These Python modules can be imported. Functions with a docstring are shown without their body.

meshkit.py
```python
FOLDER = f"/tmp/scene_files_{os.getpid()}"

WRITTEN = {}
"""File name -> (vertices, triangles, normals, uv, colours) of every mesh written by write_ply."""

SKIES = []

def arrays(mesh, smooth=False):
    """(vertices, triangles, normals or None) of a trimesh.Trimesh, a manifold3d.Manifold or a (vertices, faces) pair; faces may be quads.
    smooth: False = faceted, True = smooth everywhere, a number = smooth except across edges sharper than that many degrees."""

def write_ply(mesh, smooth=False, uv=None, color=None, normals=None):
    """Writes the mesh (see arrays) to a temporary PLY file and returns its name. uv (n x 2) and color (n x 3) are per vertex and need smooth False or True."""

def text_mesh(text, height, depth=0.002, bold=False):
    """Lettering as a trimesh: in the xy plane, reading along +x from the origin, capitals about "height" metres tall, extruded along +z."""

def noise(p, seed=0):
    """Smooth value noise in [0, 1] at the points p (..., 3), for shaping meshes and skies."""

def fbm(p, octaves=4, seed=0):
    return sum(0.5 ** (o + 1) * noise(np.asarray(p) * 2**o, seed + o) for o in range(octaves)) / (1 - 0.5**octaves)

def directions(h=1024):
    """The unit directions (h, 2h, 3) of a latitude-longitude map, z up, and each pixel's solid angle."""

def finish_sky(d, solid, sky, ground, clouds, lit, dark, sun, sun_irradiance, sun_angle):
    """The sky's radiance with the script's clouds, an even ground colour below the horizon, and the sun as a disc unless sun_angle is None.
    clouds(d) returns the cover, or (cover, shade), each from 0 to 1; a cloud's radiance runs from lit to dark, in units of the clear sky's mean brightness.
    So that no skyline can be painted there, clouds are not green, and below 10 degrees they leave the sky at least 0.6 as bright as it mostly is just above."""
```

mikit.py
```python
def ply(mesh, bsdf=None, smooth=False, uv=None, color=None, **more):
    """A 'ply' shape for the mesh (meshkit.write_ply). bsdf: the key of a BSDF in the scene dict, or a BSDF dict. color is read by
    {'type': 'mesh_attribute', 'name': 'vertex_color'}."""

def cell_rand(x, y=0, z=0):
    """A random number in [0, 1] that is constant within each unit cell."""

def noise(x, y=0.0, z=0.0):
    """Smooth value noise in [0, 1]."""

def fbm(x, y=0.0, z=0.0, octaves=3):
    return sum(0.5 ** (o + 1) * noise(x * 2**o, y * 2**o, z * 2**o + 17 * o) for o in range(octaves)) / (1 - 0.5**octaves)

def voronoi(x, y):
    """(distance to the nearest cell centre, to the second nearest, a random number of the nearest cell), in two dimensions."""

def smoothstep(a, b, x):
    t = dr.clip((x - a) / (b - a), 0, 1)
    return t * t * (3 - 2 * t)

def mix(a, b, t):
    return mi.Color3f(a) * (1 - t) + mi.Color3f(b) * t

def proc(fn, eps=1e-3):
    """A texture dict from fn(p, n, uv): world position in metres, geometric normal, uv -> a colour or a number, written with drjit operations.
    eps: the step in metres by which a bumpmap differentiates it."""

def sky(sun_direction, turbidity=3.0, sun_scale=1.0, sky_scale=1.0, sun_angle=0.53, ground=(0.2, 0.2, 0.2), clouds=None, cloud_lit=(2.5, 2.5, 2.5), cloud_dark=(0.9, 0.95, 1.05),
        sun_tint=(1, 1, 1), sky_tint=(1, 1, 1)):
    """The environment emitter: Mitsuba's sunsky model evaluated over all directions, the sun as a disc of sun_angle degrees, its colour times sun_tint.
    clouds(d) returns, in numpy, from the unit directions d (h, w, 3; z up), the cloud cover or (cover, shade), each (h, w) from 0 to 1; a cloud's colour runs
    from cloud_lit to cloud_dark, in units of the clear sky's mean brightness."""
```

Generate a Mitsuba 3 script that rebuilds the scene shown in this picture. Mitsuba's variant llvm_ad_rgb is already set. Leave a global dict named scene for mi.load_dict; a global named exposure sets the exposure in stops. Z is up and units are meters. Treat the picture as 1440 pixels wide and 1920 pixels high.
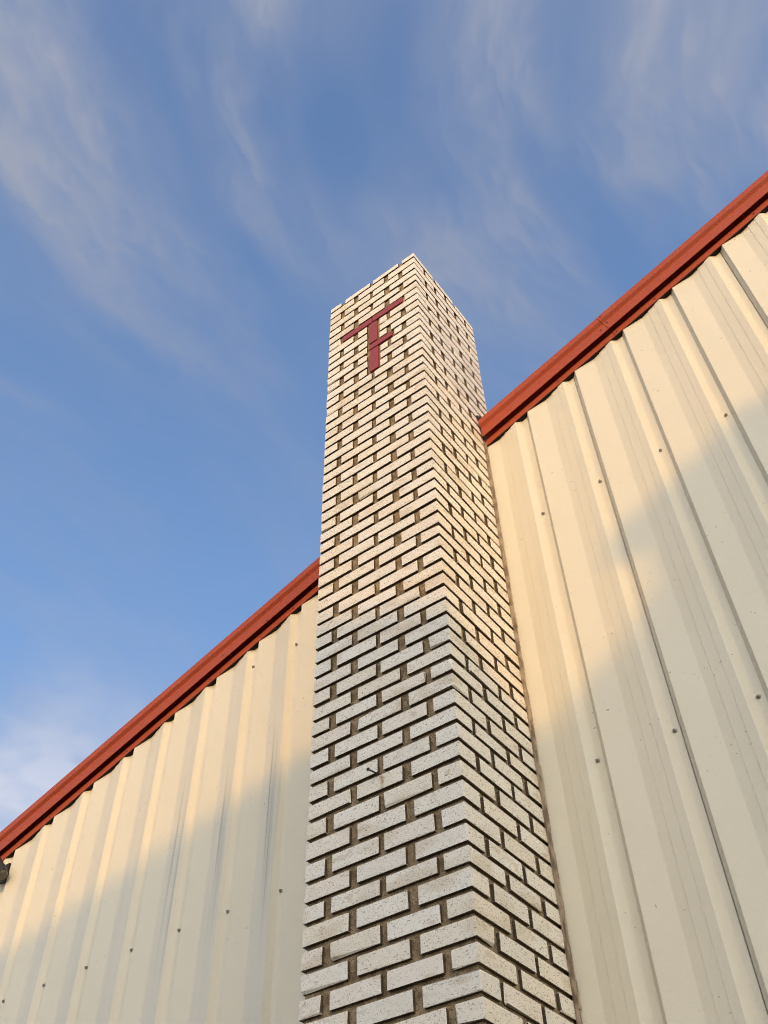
import math, random
import numpy as np
import trimesh, shapely
import drjit as dr
import mitsuba as mi
import mikit, meshkit
from mikit import noise, fbm, voronoi, cell_rand, smoothstep, mix

T = mi.ScalarTransform4f
rng = np.random.default_rng(7)
random.seed(7)
scene, labels = {}, {}

# ------------------------------------------------------------------ camera
ZT = 6.56                                    # height of the chimney top above the ground; "rel" heights below hang from it
CAM = np.array([1.25586, -2.10139, 1.60361])
FWD = np.array([-0.38733, 0.53820, 0.74856])
UPV = np.array([0.46064, -0.59039, 0.66276])
scene['camera'] = {'type': 'perspective', 'fov': 44.326, 'fov_axis': 'x', 'near_clip': 0.05, 'far_clip': 2000.0,
                   'to_world': T().look_at(origin=CAM.tolist(), target=(CAM + FWD).tolist(), up=UPV.tolist())}

# ------------------------------------------------------------------ light: a low sun from behind on the right, thin streaked cirrus
AZ, EL = math.radians(38.0), math.radians(12.0)
SUN = [math.sin(AZ) * math.cos(EL), -math.cos(AZ) * math.cos(EL), math.sin(EL)]
exposure = 2.97


def cirrus(d):
    """wisps combed along one wind direction on a high layer (u, v are positions on that layer), thickening to low cloud far off"""
    z = np.maximum(d[..., 2], 0.06)
    u, v = d[..., 0] / z, d[..., 1] / z

    def n(a, b, s, o=4):
        return meshkit.fbm(np.stack([a, b, 0 * u + 1.37 * s], -1), o, s)

    ru, rv = u, v
    u, v = ru + 2.736, rv + -1.754
    wu = u + (n(u * 1.6, v * 1.6, 1305, 3) - 0.5) * 0.42 + (n(u * 7, v * 5, 6, 3) - 0.5) * 0.07
    wv = v + (n(u * 1.9 + 8, v * 1.9, 1307, 3) - 0.5) * 0.40
    bands = n(wu * 8.0 + 0.35, wv * 2.0, 1312, 3)
    wisps = n(wu * 22, wv * 7, 21, 5)
    hair = n(wu * 46 + 6 * wisps, wv * 15, 23, 4)
    veil = n(u * 2.1 + 5, v * 2.0 + 2, 1331, 4)
    c = np.clip((bands - 0.38) * 3.2, 0, 1) * np.clip(0.25 + 1.5 * (wisps - 0.22), 0, 1.2) * (0.30 + 1.4 * hair)
    c = 0.78 * c + np.clip((veil - 0.36) * 1.9, 0, 1) * 0.5
    rad = np.hypot(ru, rv) + 0.25 * (n(u * 3, v * 3, 77, 3) - 0.5)
    c = c * (1 - 0.72 * np.clip((rad - 0.50) / 0.24, 0, 1))     # the high sheet thins out
    far = np.clip((np.hypot(ru, rv) - 1.05) / 0.75, 0, 1)
    puff = n(u * 4.2 + 0.6 * wu, v * 4.2, 43, 6)
    low = np.clip((puff - 0.36 + 0.10 * far) * 3.0, 0, 1) * far ** 0.8
    cover = 1 - (1 - np.clip(c, 0, 0.9)) * (1 - 0.75 * low)
    sunward_boost = (0.5 + 0.5 * (d @ np.array(SUN))) ** 7.0            # forward scatter, boosted: unseen bright cloud near the sun added to lift the shaded wall
    return cover, (1 - 0.10 * low) * (1 - sunward_boost)


scene['sky'] = mikit.sky(SUN, turbidity=5.0, sun_scale=0.205, sky_scale=1.5, ground=(0.09, 0.085, 0.08), sun_tint=(1.0, 0.85, 0.42), sky_tint=(0.69, 0.80, 1.06), clouds=cirrus, cloud_lit=(7.6, 6.9, 6.2), cloud_dark=(0.54, 0.585, 0.73))


# ------------------------------------------------------------------ helpers
COUNT = {}


def numbered(name, parent=None):
    base = f'{parent}__{name}' if parent else name
    n = COUNT.get(base, -1) + 1
    COUNT[base] = n
    return base if n == 0 else f'{base}_{n:03d}'


def add(name, mesh, bsdf, parent=None, smooth=False, label=None, kind=None, to_world=None):
    k = numbered(name, parent)
    more = {'to_world': to_world} if to_world is not None else {}
    scene[k] = mikit.ply(mesh, bsdf, smooth=smooth, **more) if not isinstance(mesh, dict) else {**mesh, **more}
    if label or kind:
        labels[k] = {**({'label': label} if label else {}), **({'kind': kind} if kind else {})}
    return k


def thing(name, label, category, group=None):
    k = numbered(name)
    labels[k] = {'label': label, 'category': category, **({'group': group} if group else {})}
    return k


def cat(ms):
    return trimesh.util.concatenate(ms)


def box(x0, x1, y0, y1, z0, z1):
    m = trimesh.creation.box((x1 - x0, y1 - y0, z1 - z0))
    m.apply_translation(((x0 + x1) / 2, (y0 + y1) / 2, (z0 + z1) / 2))
    return m


def tube(p0, p1, r0, r1=None, n=12):
    r1 = r0 if r1 is None else r1
    p0, p1 = np.asarray(p0, float), np.asarray(p1, float)
    d = p1 - p0
    L = np.linalg.norm(d)
    m = trimesh.creation.revolve([[0, 0], [r0, 0], [r1, L], [0, L]], sections=n)
    if m.volume < 0:
        m.invert()
    m.apply_transform(trimesh.geometry.align_vectors([0, 0, 1], d / L))
    m.apply_translation(p0)
    return m


def lathe(profile, p0, direction, n=16):
    m = trimesh.creation.revolve(profile, sections=n)
    if m.volume < 0:
        m.invert()
    m.apply_transform(trimesh.geometry.align_vectors([0, 0, 1], np.asarray(direction, float) / np.linalg.norm(direction)))
    m.apply_translation(p0)
    return m


def brick_mesh(x0, x1, y0, y1, z0, z1, ch=0.0013, jit=0.0008):
    """a brick with worn, slightly uneven arrises"""
    c = np.array([(x0 + x1) / 2, (y0 + y1) / 2, (z0 + z1) / 2])
    h = np.array([x1 - x0, y1 - y0, z1 - z0]) / 2
    pts = []
    chipped, chip = rng.integers(0, 2, 3) * 2 - 1.0, rng.choice([1.0, 1.0, 1.0, 2.5, 5.0])
    for s in np.ndindex(2, 2, 2):
        sg = np.array(s) * 2 - 1.0
        for a in range(3):
            k = ch * rng.uniform(0.6, 1.5, 3) * (chip if np.all(sg == chipped) else 1.0)
            k[a] = 0
            pts.append(sg * (h - k) + rng.uniform(-jit, jit, 3) * (np.arange(3) != a))
    m = trimesh.Trimesh(np.array(pts)).convex_hull
    m.apply_transform(trimesh.transformations.euler_matrix(*(rng.normal(0, 0.0025, 3)), 'sxyz'))
    m.apply_translation(c + rng.normal(0, 0.0006, 3))
    return m


def slab(profile_xy, z0, z1f):
    """sheet standing on z0 whose plan is the polyline profile_xy [(x, y)], top at z1f(x), 1.2 mm thick"""
    p = np.array(profile_xy, float)
    n = len(p)
    tops = np.array([z1f(x) for x in p[:, 0]])
    th = 0.0012
    fb = np.c_[p, np.full(n, z0)]
    ft = np.c_[p, tops]
    v = np.vstack([fb, ft, fb + [0, th, 0], ft + [0, th, 0]])
    f = []
    for i in range(n - 1):
        a, b, c, d = i, i + 1, n + i + 1, n + i
        f += [[a, b, c], [a, c, d]]
        f += [[2 * n + b, 2 * n + a, 2 * n + d], [2 * n + b, 2 * n + d, 2 * n + c]]
        f += [[d, c, 2 * n + c], [d, 2 * n + c, 2 * n + d], [b, a, 2 * n + a], [b, 2 * n + a, 2 * n + b]]
    for a, sgn in ((0, 1), (n - 1, -1)):
        q = [[a, n + a, 3 * n + a], [a, 3 * n + a, 2 * n + a]]
        f += q if sgn > 0 else [t[::-1] for t in q]
    return trimesh.Trimesh(v, f, process=False)


# ------------------------------------------------------------------ materials
W, D, H = 0.600, 0.606, 0.0667                # chimney width and depth, one course
def mat(name, color, rough=0.6, bump=None, scale=1.0, eps=1e-3, two=False, **kw):
    p = {'type': 'principled', 'base_color': color if isinstance(color, dict) else {'type': 'rgb', 'value': list(color)}, 'roughness': rough, **kw}
    if bump is not None:
        p = {'type': 'bumpmap', 'arbitrary': mikit.proc(bump, eps), 'scale': scale, 'bsdf': p}
    if two:
        p = {'type': 'twosided', 'bsdf': p}
    scene[name] = p


def speck(p, size, lo, hi):
    """iron spots: small irregular dots on any face, from solid noise"""
    return smoothstep(lo, hi, noise(p.x / size + 0.37, p.y / size + 0.11, p.z / size + 0.73))


def brick_tone(p, n, uv, tint):
    blot = fbm(p.x * 14, p.y * 14, p.z * 14, 3)
    base = mix((0.85, 0.78, 0.63), (0.89, 0.835, 0.715), blot)
    warm = smoothstep(0.58, 0.78, fbm(p.x * 6 + 9, p.y * 6, p.z * 11, 3))
    base = mix(base, (0.64, 0.52, 0.35), warm * 0.5)
    rust = smoothstep(0.70, 0.80, fbm(p.x * 19 + 2, p.y * 19, p.z * 30, 3))
    base = mix(base, (0.50, 0.36, 0.20), rust * 0.35)
    base = base * mi.Color3f(tint)
    base = mix(base, (0.33, 0.25, 0.17), speck(p, 0.0026, 0.66, 0.80) * 0.56)
    base = mix(base, (0.24, 0.17, 0.11), speck(p + 5.3, 0.0047, 0.78, 0.86) * 0.70)
    base = mix(base, (0.88, 0.86, 0.80), speck(p + 9.1, 0.0034, 0.74, 0.84) * 0.5)
    # rust run under the nail
    r = dr.exp(-dr.square((p.x + 0.296 + 0.004 * dr.sin(p.z * 90)) / 0.007)) * smoothstep(ZT - 3.345, ZT - 3.28, p.z) * smoothstep(ZT - 3.262, ZT - 3.275, p.z)
    r = r * smoothstep(0.05, 0.0, dr.abs(p.y)) * (0.4 + 0.8 * noise(p.x * 250, p.y * 250, p.z * 120))
    base = mix(base, (0.36, 0.20, 0.08), dr.clip(r, 0, 0.8))
    # the glaze covers the faces only: beds and inner ends are unglazed, joint shade painted into their colour
    shaded_clay = mix((0.065, 0.048, 0.030), (0.13, 0.097, 0.062), noise(p.x * 120, p.y * 120, p.z * 120))
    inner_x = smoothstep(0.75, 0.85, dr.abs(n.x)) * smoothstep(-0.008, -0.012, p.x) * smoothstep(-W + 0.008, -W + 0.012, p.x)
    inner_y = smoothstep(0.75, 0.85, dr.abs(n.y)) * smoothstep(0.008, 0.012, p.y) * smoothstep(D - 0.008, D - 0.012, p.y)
    return mix(base, shaded_clay, dr.maximum(smoothstep(0.72, 0.85, dr.abs(n.z)), dr.maximum(inner_x, inner_y)))


def brick_relief(p, n, uv):
    return 0.6 * fbm(p.x * 260, p.y * 260, p.z * 260, 2) + 0.8 * fbm(p.x * 45, p.y * 45, p.z * 45, 2)


BRICKS = []
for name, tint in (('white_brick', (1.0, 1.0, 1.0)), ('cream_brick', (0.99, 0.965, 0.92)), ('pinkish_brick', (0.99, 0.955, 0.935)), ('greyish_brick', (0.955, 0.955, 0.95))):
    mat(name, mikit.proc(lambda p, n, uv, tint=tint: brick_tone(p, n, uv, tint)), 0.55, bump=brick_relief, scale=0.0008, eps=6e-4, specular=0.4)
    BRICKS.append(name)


def red_color(p, n, uv):
    k = fbm(p.x * 40, p.y * 40, p.z * 40, 3)
    return mix((0.265, 0.044, 0.041), (0.315, 0.054, 0.050), k)


mat('red_brick_paint', mikit.proc(red_color), 0.5, bump=brick_relief, scale=0.0006, eps=6e-4)


def mortar_color(p, n, uv):
    a = fbm(p.x * 55, p.y * 55, p.z * 30, 3)
    b = noise(p.x * 420, p.y * 420, p.z * 420)
    c = mix((0.185, 0.128, 0.066), (0.40, 0.295, 0.17), smoothstep(0.25, 0.75, a))
    c = mix(c, (0.06, 0.045, 0.03), smoothstep(0.55, 0.80, b) * 0.85)
    return mix(c, (0.62, 0.56, 0.45), smoothstep(0.86, 0.92, noise(p.x * 130 + 3, p.y * 130, p.z * 130)) * 0.6)


def mortar_relief(p, n, uv):
    return fbm(p.x * 300, p.y * 300, p.z * 90, 3) + 0.9 * noise(p.x * 110, p.y * 110, p.z * 30)


mat('mortar', mikit.proc(mortar_color), 0.95, bump=mortar_relief, scale=0.004, eps=8e-4)

LAT, PITCH = 0.2585, 0.2825


def panel_color(p, n, uv):
    r = (p.x - LAT) / PITCH
    r = (r - dr.floor(r)) * PITCH
    left = smoothstep(-0.9, -1.0, p.x)
    k = fbm(p.x * 3, p.y * 3, p.z * 2.2, 3)
    fine = noise(p.x * 210, p.y * 210, p.z * 210)
    base = mix((0.73, 0.668, 0.515), (0.77, 0.708, 0.555), k)
    base = base * (0.975 + 0.05 * fine)
    # grey dust clinging to the band that leans the other way, streaked by rain
    band = smoothstep(0.085, 0.105, r) * smoothstep(0.222, 0.190, r)
    st = fbm(p.x * 95, 3.3, p.z * 0.9, 3)
    base = mix(base, (0.50, 0.485, 0.46), band * left * (0.02 + 0.24 * st))
    # left flank of each rib: painted-in shade mixed with mottled dirt
    shade_grime = smoothstep(0.2600, 0.2630, r) * smoothstep(0.2812, 0.2795, r)
    base = mix(base, (0.33, 0.32, 0.27), shade_grime * (0.30 + 0.40 * fbm(p.x * 160, p.y * 160, p.z * 60, 3)))
    # a few grey-black runs left of the chimney
    thin = smoothstep(0.50, 0.80, noise(p.x * 160, 7.7, p.z * 0.7)) * 0.8 + smoothstep(0.45, 0.75, noise(p.x * 70, 2.7, p.z * 0.8)) * 0.35
    run = thin * smoothstep(0.115, 0.150, r) * smoothstep(0.222, 0.195, r)
    where = smoothstep(-2.05, -1.75, p.x) * smoothstep(ZT - 2.20, ZT - 2.75, p.z + 0.22 * noise(p.x * 30, 1.0)) * smoothstep(ZT - 3.45, ZT - 2.85, p.z)
    base = mix(base, (0.15, 0.145, 0.13), dr.clip(run * where * left, 0, 1) * 0.62)
    # few fly specks and scuffs
    sp = smoothstep(0.90, 0.93, noise(p.x * 110 + 4, p.y * 110, p.z * 110)) * smoothstep(0.62, 0.80, noise(p.x * 7, 2.0, p.z * 7))
    return mix(base, (0.22, 0.18, 0.12), sp * 0.6)


def panel_relief(p, n, uv):
    return fbm(p.x * 7, p.y * 7, p.z * 5, 2) * 1.0 + 0.05 * noise(p.x * 240, p.y * 240, p.z * 240)


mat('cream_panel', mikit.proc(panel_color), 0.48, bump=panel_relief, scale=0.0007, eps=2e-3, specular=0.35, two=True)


def trim_color(p, n, uv):
    k = fbm(p.x * 6, p.y * 20, p.z * 6, 3)
    c = mix((0.385, 0.074, 0.029), (0.425, 0.081, 0.037), k)
    d = smoothstep(0.66, 0.8, fbm(p.x * 26, p.y * 60, p.z * 26, 3))
    c = mix(c, (0.42, 0.14, 0.09), d * 0.18)
    s = smoothstep(0.85, 0.9, noise(p.x * 85, p.y * 85, p.z * 85))
    return mix(c, (0.20, 0.04, 0.025), s * 0.3)


def trim_relief(p, n, uv):
    return fbm(p.x * 4, p.y * 9, p.z * 4, 2)


mat('red_trim', mikit.proc(trim_color), 0.5, bump=trim_relief, scale=0.0015, eps=3e-3, specular=0.25)
mat('black_foam', (0.012, 0.011, 0.011), 0.95)
mat('zinc', (0.24, 0.22, 0.19), 0.32, metallic=0.75)
mat('red_screw', (0.24, 0.05, 0.03), 0.4)
mat('washer', (0.36, 0.32, 0.25), 0.6)
mat('dark_steel', (0.035, 0.028, 0.025), 0.5, metallic=0.4)
mat('lamp_black', (0.03, 0.026, 0.022), 0.45)
mat('lamp_lens', (0.09, 0.085, 0.075), 0.25)
mat('red_roof', (0.33, 0.10, 0.075), 0.5)


def sealant_color(p, n, uv):
    a = fbm(p.x * 90, p.y * 90, p.z * 22, 3)
    return mix((0.20, 0.145, 0.09), (0.40, 0.32, 0.22), smoothstep(0.3, 0.7, a))


mat('sealant', mikit.proc(sealant_color), 0.9, bump=mortar_relief, scale=0.004, eps=8e-4)


def ground_color(p, n, uv):
    a = fbm(p.x * 0.5, p.y * 0.5, 0.0, 4)
    b = noise(p.x * 40, p.y * 40)
    return mix((0.055, 0.052, 0.048), (0.105, 0.10, 0.092), 0.6 * a + 0.4 * b)


mat('asphalt', mikit.proc(ground_color), 0.95)

# ------------------------------------------------------------------ setting
g = trimesh.creation.cylinder(radius=600, height=0.5, sections=64)
g.apply_translation((0, 0, -0.25))
add('ground', g, 'asphalt', label='flat dark asphalt yard around the buildings', kind='structure')

# ------------------------------------------------------------------ the metal building
bld = thing('metal_building', 'cream ribbed metal building with dark red trim, behind the white brick chimney', 'building')
Y0, ZL, SL = 0.511, -1.281, 1 / 3.0           # plane of the panel crests, underside of the trim at x = 0 (below ZT), roof slope
XL, XR, XC = -6.0, 13.0, 3.5                  # eaves and ridge


def rake(x):
    return ZT + ZL + SL * (x if x <= XC else 2 * XC - x)


PROF = [(0.0, 0.0), (0.0975, 0.0185), (0.1330, 0.01480), (0.1352, 0.0118), (0.1735, 0.00780), (0.1757, 0.0048),
        (0.2055, 0.0006), (0.2110, 0.0050), (0.2290, 0.0215), (0.2350, 0.0242), (0.2625, 0.0245), (0.2802, 0.0004)]


def depth_at(x):
    r = (x - LAT) % PITCH
    return float(np.interp(r, [q[0] for q in PROF] + [PITCH], [q[1] for q in PROF] + [0.0]))


def plan(xa, xb, dy=0.0):
    xs = {xa, xb}
    for k in range(math.floor((xa - LAT) / PITCH) - 1, math.ceil((xb - LAT) / PITCH) + 1):
        for q in PROF:
            x = LAT + k * PITCH + q[0]
            if xa < x < xb:
                xs.add(x)
    return [(x, Y0 + depth_at(x) + dy) for x in sorted(xs)]


screw_head = [[0, 0.0085], [0.0035, 0.0083], [0.0052, 0.0068], [0.0056, 0.0022], [0.0076, 0.0016], [0.0078, 0.0004], [0, 0.0004]]
screw_washer = [[0, 0.0022], [0.0090, 0.0020], [0.0098, 0.0004], [0.0098, -0.001], [0, -0.001]]
screw_head = [[0.86 * a, b] for a, b in screw_head]
screw_washer = [[0.86 * a, b] for a, b in screw_washer]
HEAD = mikit.ply(lathe(screw_head, (0, -0.002, 0), (0, -1, 0), 12), 'zinc', smooth=30)
WASH = mikit.ply(lathe(screw_washer, (0, 0, 0), (0, -1, 0), 14), 'washer', smooth=30)

seams = [LAT + PITCH + 3 * PITCH * j for j in range(-9, 16)]
edges = [XL] + [s for s in seams if XL + 0.2 < s < XR - 0.2 and not -0.62 < s < 0.0] + [XR]
spans = []
for a, b in zip(edges[:-1], edges[1:]):
    if a < -0.6 < b:
        spans += [(a, -0.585), (-0.0085, b)]
    else:
        spans.append((a, b))
for a, b in spans:
    a2 = a - 0.0215 if a > XL and a > -0.01 + 0.02 or (a < -0.6 and a > XL) else a
    b2 = b - 0.0250 if b < XR and b != -0.585 else b
    pts = plan(a2, b2)
    if a2 < a:                                # the lap: this sheet's first edge stands proud of its neighbour's last one
        pts = [(x, y - 0.0030 * max(0.0, 1 - (x - a2) / 0.03)) for x, y in pts]
    top = lambda x: rake(x) + 0.030
    if a < XC < b:
        pts = sorted(pts + [(XC, Y0 + depth_at(XC))])
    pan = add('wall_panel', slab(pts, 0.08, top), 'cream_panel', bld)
    for k in range(-30, 60):
        x = LAT + k * PITCH + 0.2395
        if not a2 + 0.03 < x < b2 - 0.004 or not -4.6 < x < 4.2:
            continue
        for zz in (-0.633, -1.8915, -3.152, -4.41):
            z = ZT + zz + rng.normal(0, 0.0035)
            if z > rake(x) - 0.045:
                continue
            tw = T().translate([x + rng.normal(0, 0.003), Y0 + depth_at(x) - 0.0004, z]).rotate([1, 0, 0], rng.normal(0, 4)).rotate([0, 0, 1], rng.normal(0, 6))
            sk = add('screw', {**HEAD}, None, pan, to_world=tw)
            add('screw_washer', {**WASH}, None, pan, to_world=tw)

# dark foam that closes the ribs under the trim
def closure(xa, xb):
    p = np.array(plan(xa, xb))
    n = len(p)
    f1 = np.c_[p[:, 0], np.full(n, Y0 - 0.0005), [rake(x) + 0.001 for x in p[:, 0]]]
    b1 = np.c_[p[:, 0], p[:, 1] + 0.0004, [rake(x) + 0.001 for x in p[:, 0]]]
    v = np.vstack([f1, b1, f1 + [0, 0, 0.035], b1 + [0, 0, 0.035]])
    f = []
    for i in range(n - 1):
        for (o, flip) in ((0, 1), (2 * n, 0)):
            q = [[o + i, o + i + 1, o + n + i + 1], [o + i, o + n + i + 1, o + n + i]]
            f += [t[::-1] for t in q] if flip else q
        f += [[i, i + 1, 2 * n + i + 1], [i, 2 * n + i + 1, 2 * n + i]]
    return trimesh.Trimesh(v, f, process=False)


mat('black_closure', (0.012, 0.011, 0.011), 0.95, two=True)
for a, b in ((XL, -0.585), (-0.008, XC)):
    add('rib_closure', closure(a, b), 'black_closure', bld, label='black foam strip closing the ribs under the red trim')

# red trim: lip, recessed soffit, fascia, slanted step, upper band
TRIM = [(0.0035, 0.0), (0.0035, 0.0400), (-0.0120, 0.0400), (-0.0120, 0.1050), (0.0292, 0.1080), (0.0292, 0.0458), (0.0310, 0.0455), (0.0310, 0.1165), (0.0445, 0.1325), (0.0445, 0.1735), (0.0420, 0.1775), (0.0360, 0.1795), (-0.12, 0.1795), (-0.12, 0.170), (-0.0138, 0.170), (-0.0138, 0.0382), (0.0008, 0.0382), (0.0008, 0.0)]


def trim_mesh(la, lb, perp_a, perp_b, grow=0.0):
    poly = shapely.Polygon([(o + (grow if o > 0.03 or 0.002 < o < 0.01 else 0), u + (grow if u > 0.17 else 0)) for o, u in TRIM])
    m = trimesh.creation.extrude_polygon(poly, 1.0, engine='earcut')
    v = np.array(m.vertices)
    sa = la - (v[:, 1] * SL * 0.9 if perp_a else 0)
    sb = lb - (v[:, 1] * SL * 0.9 if perp_b else 0)
    x = sa + (sb - sa) * v[:, 2]
    out = np.c_[x, Y0 - v[:, 0], ZT + ZL + SL * x + v[:, 1]]
    m2 = trimesh.Trimesh(out, m.faces, process=False)
    if m2.volume < 0:
        m2.invert()
    return m2


JX = 0.781
tl2 = add('rake_trim', trim_mesh(XL - 0.05, -3.95, False, True), 'red_trim', bld)
tl = add('rake_trim', trim_mesh(-3.947, -0.590, True, False, 0.0009), 'red_trim', bld, label='dark red trim rising to the left side of the chimney')
tr = add('rake_trim', trim_mesh(0.010, JX, False, True), 'red_trim', bld, label='short dark red trim length beside the right of the chimney')
tr2 = add('rake_trim', trim_mesh(JX + 0.0022, XC, True, False, 0.0009), 'red_trim', bld, label='dark red trim length beyond the joint, rising to the right')

TSCREW = mikit.ply(lathe([[0, 0.0045], [0.003, 0.0042], [0.0042, 0.003], [0.0045, 0.0004], [0.006, 0], [0, -0.001]], (0, 0, 0), (0, -1, 0), 10), 'red_screw', smooth=30)


def trim_screw(holder, x, out, up):
    add('screw', {**TSCREW}, None, holder, to_world=T().translate([x, Y0 - out - 0.0008, ZT + ZL + SL * x + up]))


for x in (-1.203, -1.764, -2.332, -2.893, -3.46):
    trim_screw(tl, x + rng.normal(0, 0.006), 0.0043, 0.021)
trim_screw(tl, -1.362, 0.0319, 0.054)
trim_screw(tl, -1.66, 0.0319, 0.074)
trim_screw(tr, 0.4486, 0.0035, 0.022)
trim_screw(tr, JX - 0.052, 0.031, 0.082)
for o, u in ((0.0044, 0.02), (0.0319, 0.098), (0.0454, 0.158)):
    trim_screw(tr2, JX + 0.018 - u * 0.3, o, u)
for x in (1.012, 1.575, 2.14, 2.70):
    trim_screw(tr2, x, 0.0044, 0.021)
# crumpled flashing where the trim meets the chimney
fl = cat([box(0.0015, 0.012, 0.4660, 0.5055, 0.0, 0.024), box(0.0015, 0.010, 0.472, 0.498, -0.075, -0.048), box(0.0015, 0.016, 0.488, 0.507, -0.19, -0.165)])
fl.apply_transform(trimesh.transformations.rotation_matrix(0.25, (1, 0, 0), (0, 0.49, 0)))
fl.apply_translation((0, 0, ZT + ZL + 0.195))
add('flashing', fl, 'dark_steel', bld, label='dark crumpled flashing at the end of the right trim')

# roof and body behind
rp = shapely.Polygon([(XL - 0.12, ZT + ZL + SL * (XL - 0.12) + 0.10), (XC, ZT + ZL + SL * XC + 0.10), (XR + 0.12, rake(XR + 0.12) + 0.10), (XR + 0.12, rake(XR + 0.12) + 0.165), (XC, ZT + ZL + SL * XC + 0.165), (XL - 0.12, ZT + ZL + SL * (XL - 0.12) + 0.165)])


def along_y(poly, y0, y1):
    m = trimesh.creation.extrude_polygon(poly, y1 - y0, engine='earcut')
    v = np.array(m.vertices)
    m2 = trimesh.Trimesh(np.c_[v[:, 0], y0 + v[:, 2], v[:, 1]], m.faces, process=False)
    if m2.volume < 0:
        m2.invert()
    return m2


add('roof', along_y(rp, 0.64, 14.0), 'red_roof', bld)
bp = shapely.Polygon([(XL + 0.03, 0.0), (XR - 0.03, 0.0), (XR - 0.03, rake(XR - 0.03) + 0.095), (XC, ZT + ZL + SL * XC + 0.09), (XL + 0.03, rake(XL + 0.03) + 0.095)])
add('body', along_y(bp, 0.66, 13.9), 'cream_panel', bld)

# ------------------------------------------------------------------ the chimney
chim = thing('chimney', 'tall square chimney of speckled white brick with a dark red brick emblem near its top', 'chimney')
CORNER = [-0.0459, -0.1155, -0.185, -0.2544, -0.3236, -0.3934, -0.462, -0.5309, -0.5981, -0.665, -0.7317, -0.7993, -0.868, -0.9368, -1.0045, -1.0721, -1.1388, -1.2053, -1.2723, -1.3398,
          -1.4071, -1.4727, -1.5372, -1.6025, -1.6682, -1.7363, -1.8056, -1.872, -1.9384, -2.0034, -2.0677, -2.136, -2.2025, -2.2715, -2.3378, -2.4039, -2.4713, -2.5356, -2.6011, -2.6675,
          -2.7355, -2.8002, -2.8667, -2.9313, -2.9952, -3.0614, -3.1282, -3.1907, -3.258, -3.325, -3.3939, -3.4642, -3.5344, -3.6019, -3.6651, -3.7357, -3.8026, -3.8698, -3.9352, -4.0042, -4.0708]
bed = [0.0] + CORNER
while bed[-1] > -ZT + 0.08:
    bed.append(bed[-1] - H)
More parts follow.
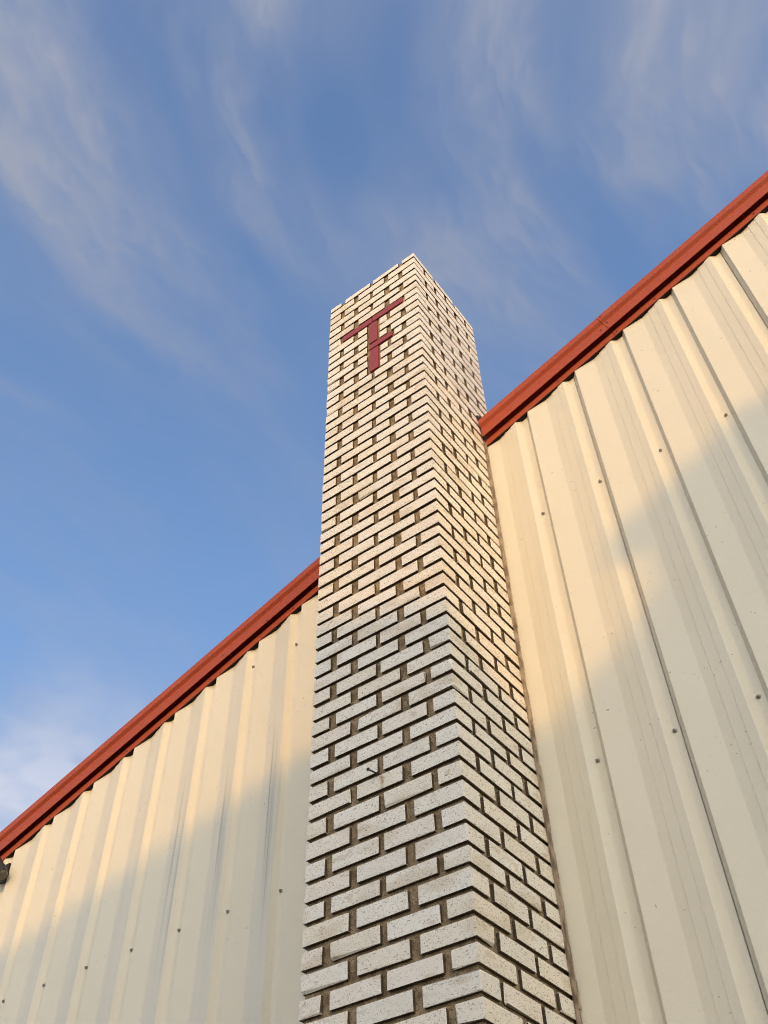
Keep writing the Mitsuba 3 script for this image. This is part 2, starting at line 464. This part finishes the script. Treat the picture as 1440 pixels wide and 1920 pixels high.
IN = 0.0115                                   # how far the joints are raked back
core = box(-W + IN, -IN, IN, D - IN, 0.0, ZT - 0.004)
add('mortar', core, 'mortar', chim, label='dark tan raked mortar between the white bricks')
add('sealant_bead', cat([box(0.0005, 0.013 + rng.uniform(-0.002, 0.002), 0.499, 0.5125, z, z + 0.0805) for z in np.arange(0.1, ZT + ZL - 0.01, 0.08)]), 'sealant', chim, label='brown sealant bead between the chimney side and the metal wall')
add('sealant_bead', box(-W - 0.013, -W - 0.0005, 0.499, 0.5125, 0.1, ZT + ZL - 0.22), 'sealant', chim)

TH = 0.050
individual, merged = [], []


def visible_size(x0, x1, y0, y1, z0, z1):
    """apparent size of the brick's face(s) turned to the viewer"""
    s = 0.0
    for face, nrm, c in (((x1 - x0) * (z1 - z0) if y0 <= 0.001 else 0, (0, -1, 0), ((x0 + x1) / 2, y0, (z0 + z1) / 2)),
                         ((min(y1, 0.505 if z0 < ZT - 1.28 else 9) - y0) * (z1 - z0) if x1 >= -0.001 and y0 < 0.5 or (x1 >= -0.001 and z0 > ZT - 1.2) else 0, (1, 0, 0), (x1, (y0 + y1) / 2, (z0 + z1) / 2))):
        d = CAM - np.array(c)
        r = np.linalg.norm(d)
        s += max(0, face) * max(0, d @ np.array(nrm) / r) / r ** 2
    return s


def lay(x0, x1, y0, y1, z0, z1, seen):
    j = lambda: rng.uniform(-0.0022, 0.0022)
    if x0 > -W + 0.001:
        x0 += j()
    if x1 < -0.001:
        x1 += j()
    if 0.001 < y0 < 0.3:
        y0 += j()
    if y1 < D - 0.001 and x1 > -0.001 and y1 > 0.06:
        y1 += j()
    m = brick_mesh(x0, x1, y0, y1, z0, z1)
    s = visible_size(x0, x1, y0, y1, z0, z1) if seen else 0.0
    (individual if s > 0 else merged).append((s, m))


emblem = {}
for i in range(1, len(bed)):
    jt = 0.0074
    z1, z0 = ZT + bed[i - 1] - (jt if i > 1 else 0), ZT + bed[i] + jt
    seen = i <= 63
    if i % 2:                                 # header, two stretchers, header on the front; stretchers start the sides
        fr = [(-0.491, -0.311), (-0.289, -0.109)]
        if i == 7:
            fr = []
        elif i in (9, 13):
            fr = [(-0.491, -0.337), (-0.252, -0.109)]
        elif i == 11:
            fr = [(-0.491, -0.337), (-0.160, -0.109)]
        lay(-0.084, 0.0, 0.0, 0.188, z0, z1, seen)
        lay(-W, -0.521, 0.0, 0.188, z0, z1, seen)
        for y0, y1 in ((0.215, 0.390), (0.418, D)):
            lay(-TH, 0.0, y0, y1, z0, z1, seen)
            lay(-W, -W + TH, y0, y1, z0, z1, False)
        for x0, x1 in ((-0.53, -0.311), (-0.289, -0.07)):
            lay(x0, x1, D - TH, D, z0, z1, False)
    else:                                     # three stretchers on the front, headers start the sides
        fr = [(-0.394, -0.212)]
        if i in (8, 10, 12, 14):
            fr = [(-0.394, -0.337), (-0.252, -0.206)]
        lay(-0.179, 0.0, 0.0, 0.091, z0, z1, seen)
        lay(-W, -0.425, 0.0, 0.091, z0, z1, seen)
        for y0, y1 in ((0.115, 0.300), (0.322, 0.504), (0.525, D)):
            lay(-TH, 0.0, y0, y1, z0, z1, seen)
            lay(-W, -W + TH, y0, y1, z0, z1, False)
        for x0, x1 in ((-0.53, -0.41), (-0.394, -0.212), (-0.19, -0.07)):
            lay(x0, x1, D - TH, D, z0, z1, False)
    for x0, x1 in fr:
        lay(x0, x1, 0.0, TH, z0, z1, seen)
individual.sort(key=lambda t: -t[0])
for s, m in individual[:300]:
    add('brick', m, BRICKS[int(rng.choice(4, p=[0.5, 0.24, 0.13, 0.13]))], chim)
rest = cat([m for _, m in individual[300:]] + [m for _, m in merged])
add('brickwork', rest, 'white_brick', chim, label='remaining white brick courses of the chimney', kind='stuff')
# the emblem of red bricks: a wide bar, an upright below it and a short arm to the right
for x0, x1, a, b, lab in ((-0.503, -0.3035, -0.4005, -0.4505, 'left half of the red top bar'), (-0.2965, -0.0985, -0.4005, -0.4505, 'right half of the red top bar'),
                          (-0.3215, -0.2690, -0.4665, -0.6565, 'upper upright brick of the red emblem'), (-0.3215, -0.1755, -0.6680, -0.7130, 'short red arm reaching right'),
                          (-0.3190, -0.2655, -0.7255, -0.9240, 'lower upright brick of the red emblem')):
    add('red_brick', brick_mesh(x0, x1, -0.0005, TH, ZT + b, ZT + a, ch=0.0012, jit=0.0003), 'red_brick_paint', chim, label=lab)

# a nail left in a bed joint of the front
n0 = np.array([-0.303, 0.008, ZT - 3.262])
nd = np.array([-0.30, -1.0, 0.06])
nd /= np.linalg.norm(nd)
nail = thing('nail', 'dark bent nail sticking out of a joint on the chimney front, rust run below it', 'nail')
add('shank', cat([tube(n0, n0 + nd * 0.052, 0.0026, n=10), tube(n0 + nd * 0.006, n0 + nd * 0.014, 0.0042, 0.0036, n=10)]), 'dark_steel', nail, smooth=40)
add('head', tube(n0 + nd * 0.051, n0 + nd * 0.055, 0.0056, 0.0050, n=14), 'dark_steel', nail, smooth=40)

# the floodlight on the wall at the left edge of the picture
lamp = thing('floodlight', 'small black floodlight under the left end of the red trim, at the left edge', 'floodlight')
L0 = np.array([-3.145, 0.455, ZT - 2.448])
ax = np.array([0.62, 0.12, -0.78])
ax /= np.linalg.norm(ax)
add('hood', lathe([[0, -0.10], [0.024, -0.10], [0.030, -0.085], [0.031, 0.0], [0.034, 0.004], [0.035, 0.062], [0.032, 0.062], [0.031, 0.01], [0, 0.01]], L0, ax, 20), 'lamp_black', lamp, smooth=35)
add('lens', lathe([[0, 0.072], [0.024, 0.070], [0.031, 0.062], [0.0305, 0.012], [0, 0.012]], L0, ax, 20), 'lamp_lens', lamp, smooth=35)
add('bracket', cat([tube(L0 - ax * 0.08, (-3.19, 0.52, ZT - 2.44), 0.010, n=10), box(-3.225, -3.155, 0.512, 0.526, ZT - 2.49, ZT - 2.39)]), 'lamp_black', lamp, smooth=35)

# ------------------------------------------------------------------ what stands behind the viewer and shades the lower wall
TE, TA = math.tan(EL) / math.cos(AZ), math.tan(AZ)


def caster(xw, zw, y):
    """the point at depth y whose shadow falls on the wall at (xw, zw below ZT)"""
    k = Y0 - y
    return np.array([xw + TA * k, y, ZT + zw + TE * k])


def wall_paint(p, n, uv):
    return mix((0.45, 0.40, 0.33), (0.52, 0.47, 0.39), fbm(p.x * 2, p.y * 2, p.z * 2, 3))


mat('house_wall', mikit.proc(wall_paint), 0.8)
mat('house_roof', (0.12, 0.10, 0.09), 0.85)
house = thing('neighbouring_house', 'tan two-storey house with a lopsided brown roof across the yard, behind the viewer', 'house')
HY = -12.0
pk, lf, vl, rt = caster(-1.02, -2.55, HY), caster(-6.5, -3.50, HY), caster(-0.10, -2.93, HY), caster(5.0, -3.5, HY)
add('wall', along_y(shapely.Polygon([(lf[0] + 0.3, 0), (rt[0] - 0.2, 0), (rt[0] - 0.2, rt[2] - 0.1), (vl[0], vl[2] - 0.1), (pk[0], pk[2] - 0.1), (lf[0] + 0.3, lf[2] - 0.1)]), HY - 8, HY - 0.3), 'house_wall', house)
add('roof', along_y(shapely.Polygon([(lf[0], lf[2] - 0.14), (pk[0], pk[2] - 0.14), (vl[0], vl[2] - 0.14), (rt[0], rt[2] - 0.14), (rt[0], rt[2]), (vl[0], vl[2]), (pk[0], pk[2]), (lf[0], lf[2])]), HY - 8.3, HY), 'house_roof', house)
for x in (6.2, 8.4, 10.6):
    for z in (1.0, 3.7):
        w = add('window', box(x - 0.5, x + 0.5, HY - 0.32, HY - 0.27, z, z + 1.3), 'lamp_lens', house)
        add('pane', box(x - 0.42, x + 0.42, HY - 0.275, HY - 0.262, z + 0.08, z + 1.22), 'dark_steel', w)

scene['leaf'] = {'type': 'twosided', 'bsdf': {'type': 'principled', 'base_color': mikit.proc(lambda p, n, uv: mix((0.045, 0.075, 0.02), (0.10, 0.12, 0.035), noise(p.x * 3, p.y * 3, p.z * 3))), 'roughness': 0.7}}
mat('bark', (0.10, 0.075, 0.055), 0.95)
tree = thing('broadleaf_tree', 'dense green broadleaf tree across the yard, behind the viewer', 'tree')
TY = -9.5
clumps = [(2.9, -3.2, 1.55), (1.75, -3.0, 0.85), (1.15, -3.15, 0.75), (0.80, -3.05, 0.45), (0.45, -3.25, 0.45), (1.15, -2.62, 0.42), (1.55, -2.35, 0.45), (2.1, -2.15, 0.55),
          (0.80, -2.23, 0.14), (1.0, -2.17, 0.17), (1.22, -2.13, 0.22), (0.60, -2.27, 0.08), (0.25, -3.35, 0.40), (3.4, -2.2, 0.9), (0.05, -3.35, 0.38)]
vs, fs = [], []
for cx, cz, r in clumps:
    c = caster(cx, cz, TY)
    nleaf = int(2200 * (r / 0.5) ** 2) + 500
    u = rng.normal(size=(nleaf, 3))
    u /= np.linalg.norm(u, axis=1, keepdims=True)
    pos = c + u * (r * rng.uniform(0.25, 1.0, (nleaf, 1)) ** 0.6) * np.array([1, 1.5, 1])
    for q in pos:
        a = rng.normal(size=3)
        a /= np.linalg.norm(a)
        b = np.cross(a, rng.normal(size=3))
        b /= np.linalg.norm(b)
        s = rng.uniform(0.035, 0.07)
        o = len(vs)
        vs += [q - a * s, q + b * s * 0.55, q + a * s, q - b * s * 0.55]
        fs += [[o, o + 1, o + 2], [o, o + 2, o + 3]]
add('crown', trimesh.Trimesh(np.array(vs), np.array(fs), process=False), 'leaf', tree)
b0 = caster(2.6, -3.2, TY)
trunk = [tube((b0[0], TY, 0), (b0[0] + 0.1, TY, 2.6), 0.24, 0.17, 14)]
for cx, cz, r in clumps:
    c = caster(cx, cz, TY)
    trunk.append(tube((b0[0] + 0.1, TY, 2.4), c, 0.09, 0.025, 8))
add('trunk', cat(trunk), 'bark', tree, smooth=40)
